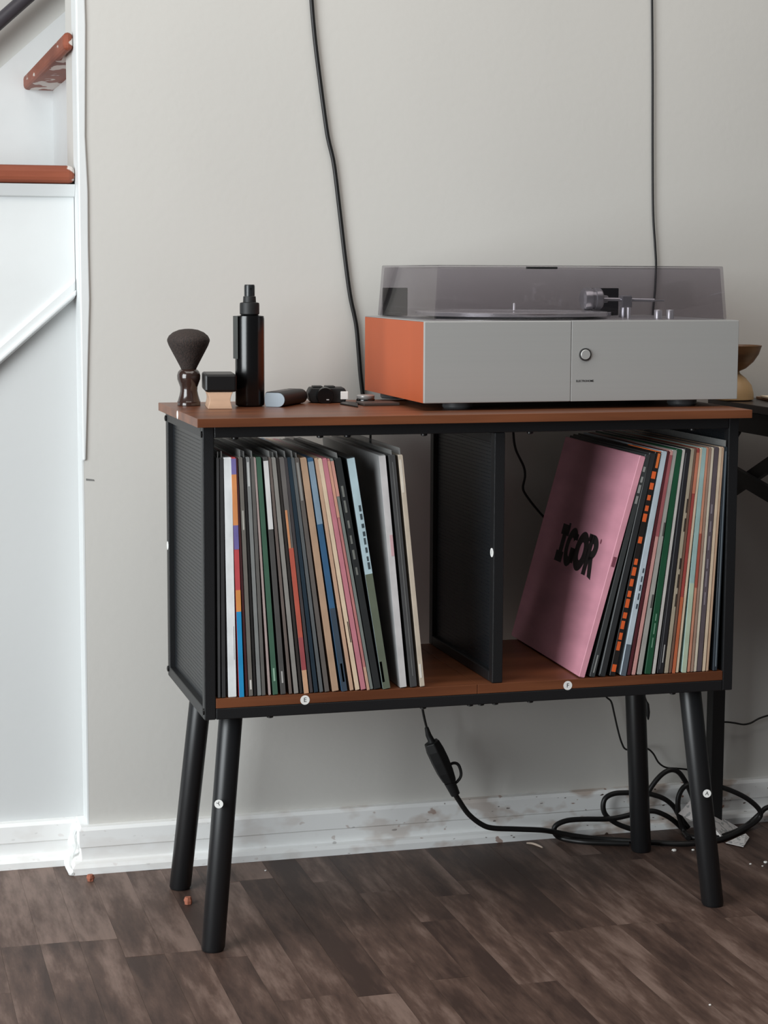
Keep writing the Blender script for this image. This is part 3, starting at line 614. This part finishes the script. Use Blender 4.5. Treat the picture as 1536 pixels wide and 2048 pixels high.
# rounded case with pale end
c = at(549, 814, 2, ZC)
ca = thing('rounded_case', 'black flat rounded case with pale blue grey end, beside the bottle', 'case', (c.x, c.y, ZC), (0, 0, math.radians(-34))); q_ = local(ca)
def stadium(w, h, n=10):
    r = h/2; P = []
    for j in range(n+1): a = -math.pi/2+math.pi*j/n; P.append((w/2-r+r*math.cos(a), r+r*math.sin(a)))
    for j in range(n+1): a = math.pi/2+math.pi*j/n; P.append((-w/2+r*.35+r*.35*math.cos(a), r+r*math.sin(a)))
    return P
q_(MB().prism(stadium(.031, .0205), .0012, .088, 1), 'case_body', M_matb, smooth=True, bevel=.0008)
q_(MB().prism(stadium(.0300, .0195), 0, .0012, 1), 'end_cap', mat('pale_blue_grey_plastic', (138, 150, 160), .4), bevel=.0004)
q_(MB().box(-.011, .004, .012, .07, .0203, .0208), 'top_label', mat('grey_label_strip', (80, 78, 78), .5))
# small black gadget with ridged top and a white square
c = at(655, 806, 2, ZC)
ga = thing('black_gadget', 'small black gadget with ridged top and a white square on its corner', 'gadget', (c.x, c.y, ZC), (0, 0, math.radians(-8))); q_ = local(ga)
q_(MB().prism([(-.026, .004), (-.022, 0), (.024, 0), (.027, .004), (.027, .017), (.024, .0215), (-.024, .0215), (-.028, .014)], 0, .034, 1), 'gadget_body', M_matb, bevel=.0015)
q_(MB().lathe([(.0115, -.010), (.0125, -.006), (.0125, .001)], (-.004, 0, .0105), 28, 'Y'), 'lens_barrel', M_plas, smooth=True)
for x in (-.0135, .0045): q_(MB().box(x-.007, x+.007, .004, .026, .0217, .0238), 'ridge', M_matb, bevel=.0008)
q_(MB().box(.0185, .0295, -.0022, -.0004, .005, .0165), 'white_square', M_stick, bevel=.001)
q_(MB().box(-.0025, .0012, -.0106, -.0101, .0045, .0062), 'lens_glint', mat('painted_glint_silver', (170, 170, 170), .4))  # highlight on the lens, painted as a flat pale patch
tag(MB().prism([tuple(at(680, 809, 2, ZC))[:2], tuple(at(716, 815, 2, ZC))[:2], tuple(at(716, 808, 2, ZC))[:2], tuple(at(690, 805, 2, ZC))[:2]], ZC, ZC+.0022, 2).build('strap', M_cap, bevel=.0006), 'flat black strap lying between the gadget and the turntable', 'strap')
c = at(731, 806, 2, ZC)
pu = thing('metal_puck', 'small silver topped round puck on a dark base by the turntable', 'puck', (c.x, c.y, ZC)); q_ = local(pu)
q_(MB().lathe([(.0125, 0), (.0132, .001), (.0132, .0055), (.0125, .0065)], seg=32), 'puck_base', M_plas, smooth=True)
q_(MB().lathe([(.0122, .0067), (.0128, .008), (.0128, .0105), (.011, .0118), (.002, .0122)], seg=32), 'puck_top', mat('brushed_silver', (170, 168, 166), .3, metal=.5), smooth=True)
fb = at(760, 812, 2, ZC)
tag(MB().box(fb.x-.022, fb.x+.03, fb.y+.004, fb.y+.05, ZC, ZC+.004).build('dark_card', mat('dark_brown_card', (62, 54, 50), .5), bevel=.0008), 'dark flat card half under the turntable beside the puck', 'card')

# ------------------------------------------------------------------ cords
def cordobj(pts, r, name, label, n=8, seg=10, smooth=True):
    o = MB().tube(spline(pts, n), r, seg).build(name, M_cord, smooth=True); return tag(o, label, 'cord')
yw = YW-.0042
cordobj([at(x, y, 1, yw) for x, y in ((621, -60), (623, 0), (630, 80), (641, 170), (653, 258), (658, 285), (668, 330), (679, 420), (690, 515), (700, 590), (712, 648), (717, 700), (721, 750), (727, 800))], .0032, 'wall_cord', 'thick black cord hanging on the wall left of the turntable')
cordobj([at(x, y, 1, yw) for x, y in ((1303, -60), (1304, 0), (1305, 150), (1305, 300), (1306, 420), (1310, 490), (1312, 530), (1310, 580), (1306, 625), (1304, 680))], .0018, 'wall_cord', 'thin black cord hanging on the wall behind the turntable lid')
cordobj([at(x, y, 1, .385) for x, y in ((1028, 840), (1027, 870), (1032, 900), (1047, 932), (1050, 952), (1046, 975), (1052, 990), (1075, 1020), (1100, 1048), (1130, 1090), (1150, 1150))], .0019, 'thin_cord', 'thin black cord on the wall seen inside the right compartment')
cordobj([at(x, y, 1, .36) for x, y in ((742, 830), (741, 870), (741, 900), (745, 960))], .0018, 'thin_cord', 'short black cord behind the records under the top, left compartment')
def fl(px, py, Y, r):
    p = at(px, py, 1, Y)
    return p if p.z > r+.0006 else at(px, py, 2, r+.0006)
def C7(x, y): return 1080+x*.2969, 1380+y*.2969
# extension lead: plug, socket body with loop handle, cord and coil
pl0 = at(845, 1418, 1, .335); plug = thing('power_plug', 'black plug and socket with loop handle hanging under the cabinet', 'plug', tuple(at(911, 1589, 1, .335)))
q_ = world_local(plug)
P = [at(x, y, 1, .335) for x, y in ((838, 1380), (845, 1418), (849, 1438), (854, 1458))]
q_(MB().tube(spline(P, 6), .0019, 10), 'upper_cord', M_cord, smooth=True)
ax = [at(x, y, 1, .335) for x, y in ((853, 1455), (857, 1470), (862, 1480), (863, 1484), (870, 1500), (880, 1521), (890, 1543), (898, 1560), (899, 1564), (906, 1578), (911, 1589))]
q_(MB().tube(ax[:4], [.0030, .0046, .0052, .0072], 14), 'plug_boot', M_matb, smooth=True)
q_(MB().tube(ax[3:9], [.0125, .0148, .0150, .0140, .0116, .0108], 6), 'socket_body', M_matb, bevel=.0015)
q_(MB().tube(ax[8:], [.0088, .0080, .0072], 14), 'cord_boot', M_matb, smooth=True)
hd = [at(x, y, 1, .335) for x, y in ((898, 1530), (908, 1526), (917, 1530), (922, 1545), (920, 1556), (911, 1566), (903, 1568))]
q_(MB().tube(spline(hd, 5), .0024, 8), 'loop_handle', M_matb, smooth=True)
RC = .0042
path = [fl(x, y, .340, RC) for x, y in ((909, 1586), (918, 1601), (937, 1628), (962, 1648), (985, 1656), (1030, 1658), (1080, 1660))]
path += [fl(*C7(x, y), .35, RC) for x, y in ((90, 955), (250, 985), (430, 1005), (600, 1015), (780, 1028), (1000, 1035), (1200, 1010), (1350, 950), (1465, 875), (1482, 815), (1400, 735), (1280, 675), (1165, 642), (1060, 635), (975, 650), (935, 715), (930, 800), (945, 880), (975, 960), (1000, 1000))]
cordobj(path, RC, 'extension_cord', 'black extension cord running from the hanging plug into the floor coil')
path = [fl(*C7(x, y), .362, RC) for x, y in ((1700, 760), (1536, 790), (1480, 835), (1400, 905), (1300, 960), (1150, 1000), (1000, 985), (955, 930), (880, 865), (800, 825), (740, 815), (660, 825), (590, 845), (470, 868), (300, 870), (180, 880), (105, 915), (100, 965), (150, 1000), (280, 1022), (450, 1030), (600, 1034))]
cordobj(path, RC, 'extension_cord', 'black cord coming in from the right edge and looping left on the floor')
path = [fl(*C7(x, y), .371, RC) for x, y in ((640, 945), (560, 918), (500, 890), (445, 845), (425, 790), (440, 730), (500, 698), (590, 692), (680, 692), (760, 705), (840, 735), (900, 785), (940, 850), (1000, 930))]
cordobj(path, RC, 'extension_cord', 'middle loop of black cord passing behind the back right leg')
path = [fl(*C7(x, y), .373, RC) for x, y in ((690, 790), (715, 730), (740, 670), (790, 600), (840, 555), (890, 538), (935, 556), (975, 610), (1010, 680), (1040, 760))]
cordobj(path, RC, 'extension_cord', 'tall arch of black cord between the two right legs')
cordobj([fl(*C7(x, y), .388, .0015) for x, y in ((430, 20), (450, 50), (480, 80), (500, 160), (525, 270), (550, 355), (580, 400), (650, 395), (715, 392), (760, 425), (800, 490), (850, 522), (920, 528), (1000, 538), (1060, 560))], .0015, 'thin_cord', 'thin black wire drooping behind the back right leg to the coil')
cordobj([fl(*C7(x, y), .388, .0015) for x, y in ((1170, 400), (1178, 300), (1190, 250), (1200, 222), (1250, 216), (1310, 222), (1370, 232), (1420, 222), (1480, 190), (1560, 165), (1660, 140))], .0015, 'thin_cord', 'thin black wire on the wall right of the legs')
cn = thing('cable_connector', 'small black connector dangling beside the back right leg', 'connector', tuple(at(*C7(729, 200), 1, .345))); q_ = world_local(cn)
q_(MB().tube(spline([at(*C7(670, -330), 1, YW-.0012), at(*C7(680, -200), 1, .40)]+[at(*C7(x, y), 1, .345) for x, y in ((700, 20), (708, 50), (718, 80))], 5), .0013, 8), 'wire', M_cord, smooth=True)
q_(MB().tube([at(*C7(x, y), 1, .345) for x, y in ((716, 76), (722, 95), (727, 150), (728, 176), (729, 200))], [.0016, .0032, .0034, .0026, .0012], 12), 'shell', M_matb, smooth=True)

# ------------------------------------------------------------------ table on the right with its bowl and papers
XT = .884
tb = thing('side_table', 'black narrow table with crossed end bars at the right edge', 'table', (XT+.3, .22, 0)); 
def tq(mb, name, m, **k):
    o = mb.build(name, m, tb, **k); o.matrix_parent_inverse = Matrix.Translation(-Vector(tb.location)); return o
M_tab = mat('black_brown_wood', (44, 38, 37), .35, var=.2, scale=(3, 30, 30)); M_fr = mat('black_frame_steel', (14, 14, 15), .55)
tq(MB().box(XT-.006, 1.75, .045, .378, .688, .700), 'table_top', M_tab, bevel=.001)
for x in (XT, 1.70):
    for y in (.055, .345): tq(MB().box(x, x+.022, y, y+.022, .0005, .6875), 'leg', M_fr, bevel=.001)
    tq(MB().box(x, x+.022, .0775, .3445, .655, .6875), 'end_rail', M_fr, bevel=.001)
cx = at(1492, 957, 0, XT+.011); d1 = at(1540, 924, 0, XT+.011)-cx; d2 = at(1540, 985, 0, XT+.011)-cx
for j, d in enumerate((d1, d2)):
    k1 = (.079-cx.y)/d.y; k2 = (.343-cx.y)/d.y; a, b_ = cx+d*k1, cx+d*k2; xo = XT+(.002 if j else .0125); h = .0115
    tq(MB().prism([(a.y, a.z-h), (b_.y, b_.z-h), (b_.y, b_.z+h), (a.y, a.z+h)], xo, xo+.008, 0), 'cross_bar', M_fr)
for y in (.3445, .0775):
    s1 = -1 if y > .2 else 1
    tq(MB().prism([(y, .654), (y, .630), (y+s1*.010, .630), (y+s1*.035, .650), (y+s1*.035, .654)], XT+.002, XT+.020, 0), 'corner_bracket', M_fr)
for y in (.058, .350): tq(MB().box(XT+.0225, 1.6995, y, y+.016, .660, .6875), 'apron', M_fr, bevel=.001)
bw = thing('pedestal_bowl', 'wooden pedestal bowl on the black table behind the turntable', 'bowl', (.897, .325, .7002)); q_ = local(bw)
M_bw = mat('honey_wood', (128, 92, 58), .45, col2=(98, 68, 42), scale=(12, 12, 60), detail=4)
q_(MB().lathe([(.027, 0), (.031, .002), (.0305, .012), (.027, .024), (.018, .035), (.009, .042), (.008, .045)], seg=40), 'pedestal', mat('pale_honey_wood', (186, 152, 108), .5, var=.1, scale=(12, 12, 60)), smooth=True)
q_(MB().lathe([(.008, .0452), (.018, .050), (.029, .060), (.037, .072), (.0415, .0855), (.0395, .0857), (.034, .073), (.026, .062), (.004, .054)], seg=48), 'bowl_cup', M_bw, smooth=True)
tag(MB().prism([(.938, .262), (1.13, .245), (1.14, .335), (.945, .345)], .7003, .7045, 2).build('magazine', mat('brown_card_cover', (150, 112, 84), .5), bevel=.0008), 'brown edged magazine lying on the black table', 'magazine')
tag(MB().prism([(.933, .258), (1.12, .232), (1.135, .30), (.940, .32)], .7047, .7075, 2).build('paper_sheaf', mat('cream_paper', (226, 210, 186), .7), bevel=.0005), 'cream papers on top of the magazine on the black table', 'paper')

# ------------------------------------------------------------------ small litter on the floor
tg = thing('paper_tag', 'folded white printed paper tag lying among the cord coil', 'tag', tuple(at(*C7(1200, 960), 2, .001))); q_ = world_local(tg)
A = [fl(*C7(x, y), Y, .004) for x, y, Y in ((932, 832, .345), (1010, 742, .352), (1335, 925, .35), (1235, 1000, .325))]
def sheet(P, t=.0006):
    n_ = (P[1]-P[0]).cross(P[3]-P[0]).normalized()*t; vs = [p for p in P]+[p+n_ for p in P]
    return MB().add(vs, [(0, 1, 2, 3), (7, 6, 5, 4), (0, 1, 5, 4), (1, 2, 6, 5), (2, 3, 7, 6), (3, 0, 4, 7)])
M_tag = mat('printed_tag_paper', (226, 222, 220), .7, col2=(176, 176, 176), scale=(160, 160, 60), detail=1, w0=.40, w1=.44)
q_(sheet(A), 'tag_leaf', M_tag)
Bq = [fl(*C7(x, y), .31, .002) for x, y in ((1250, 1028), (1385, 966), (1410, 992), (1370, 1056))]
q_(sheet(Bq), 'tag_leaf', M_tag)
def chip(name, label, px, py, w_, d_, h, m, cat, seed, z=.0003):
    r = random.Random(seed); c = at(px, py, 2, 0); n_ = 7; vs = []
    for hh, k_ in ((0, .85), (h*.5, 1), (h, .7)):
        for j in range(n_):
            a = 2*math.pi*j/n_; rr = k_*r.uniform(.85, 1.1); vs.append((w_*rr*math.cos(a), d_*rr*math.sin(a), hh))
    fs = [(i*n_+j, i*n_+(j+1) % n_, (i+1)*n_+(j+1) % n_, (i+1)*n_+j) for i in range(2) for j in range(n_)]+[tuple(range(n_))[::-1], tuple(range(2*n_, 3*n_))]
    o = MB().add(vs, fs).build(name, m); o.location = (c.x, c.y, z); return tag(o, label, cat)
M_peb = mat('reddish_brown_crumb', (172, 104, 80), .8, var=.3, scale=(200, 200, 200))
chip('brown_pebble', 'reddish brown pebble against the skirting corner', 181, 1762, .0062, .006, .0095, M_peb, 'pebble', 1)
chip('brown_pebble', 'reddish brown pebble near the back left leg', 376, 1808, .0064, .006, .010, M_peb, 'pebble', 2)
M_chip = mat('white_paint_chip', (236, 234, 230), .6)
for j, (px, py, sz, lb) in enumerate(((1348, 1702, .004, 'white paint chip between the two right legs, larger one'), (1386, 1701, .0028, 'tiny white paint chip just left of the front right leg'), (1501, 1729, .002, 'leftmost tiny white chip on floor right of the front right leg'),
     (1531, 1726, .0034, 'larger white chip at the right edge of the floor'), (1525, 1733, .0016, 'tiny white speck below the larger chip at the right edge'), (531, 1742, .0018, 'single white speck on floor below the skirting left of centre'),
     (1420, 2011, .0018, 'white speck near the bottom right of the floor'))):
    chip('paint_chip', lb, px, py, sz, sz*.9, sz*.7, M_chip, 'paint chip', 20+j)
o = MB().tube(spline([at(*q, 2, .002) for q in ((1053, 1686), (1065, 1687), (1077, 1691), (1085, 1695))], 5), [.001+.0008*math.sin(math.pi*i/15) for i in range(16)], 8).build('wood_splinter', mat('pale_splinter', (190, 172, 156), .7), smooth=True)
tag(o, 'pale curved splinter on the floor by the cord coil', 'splinter')
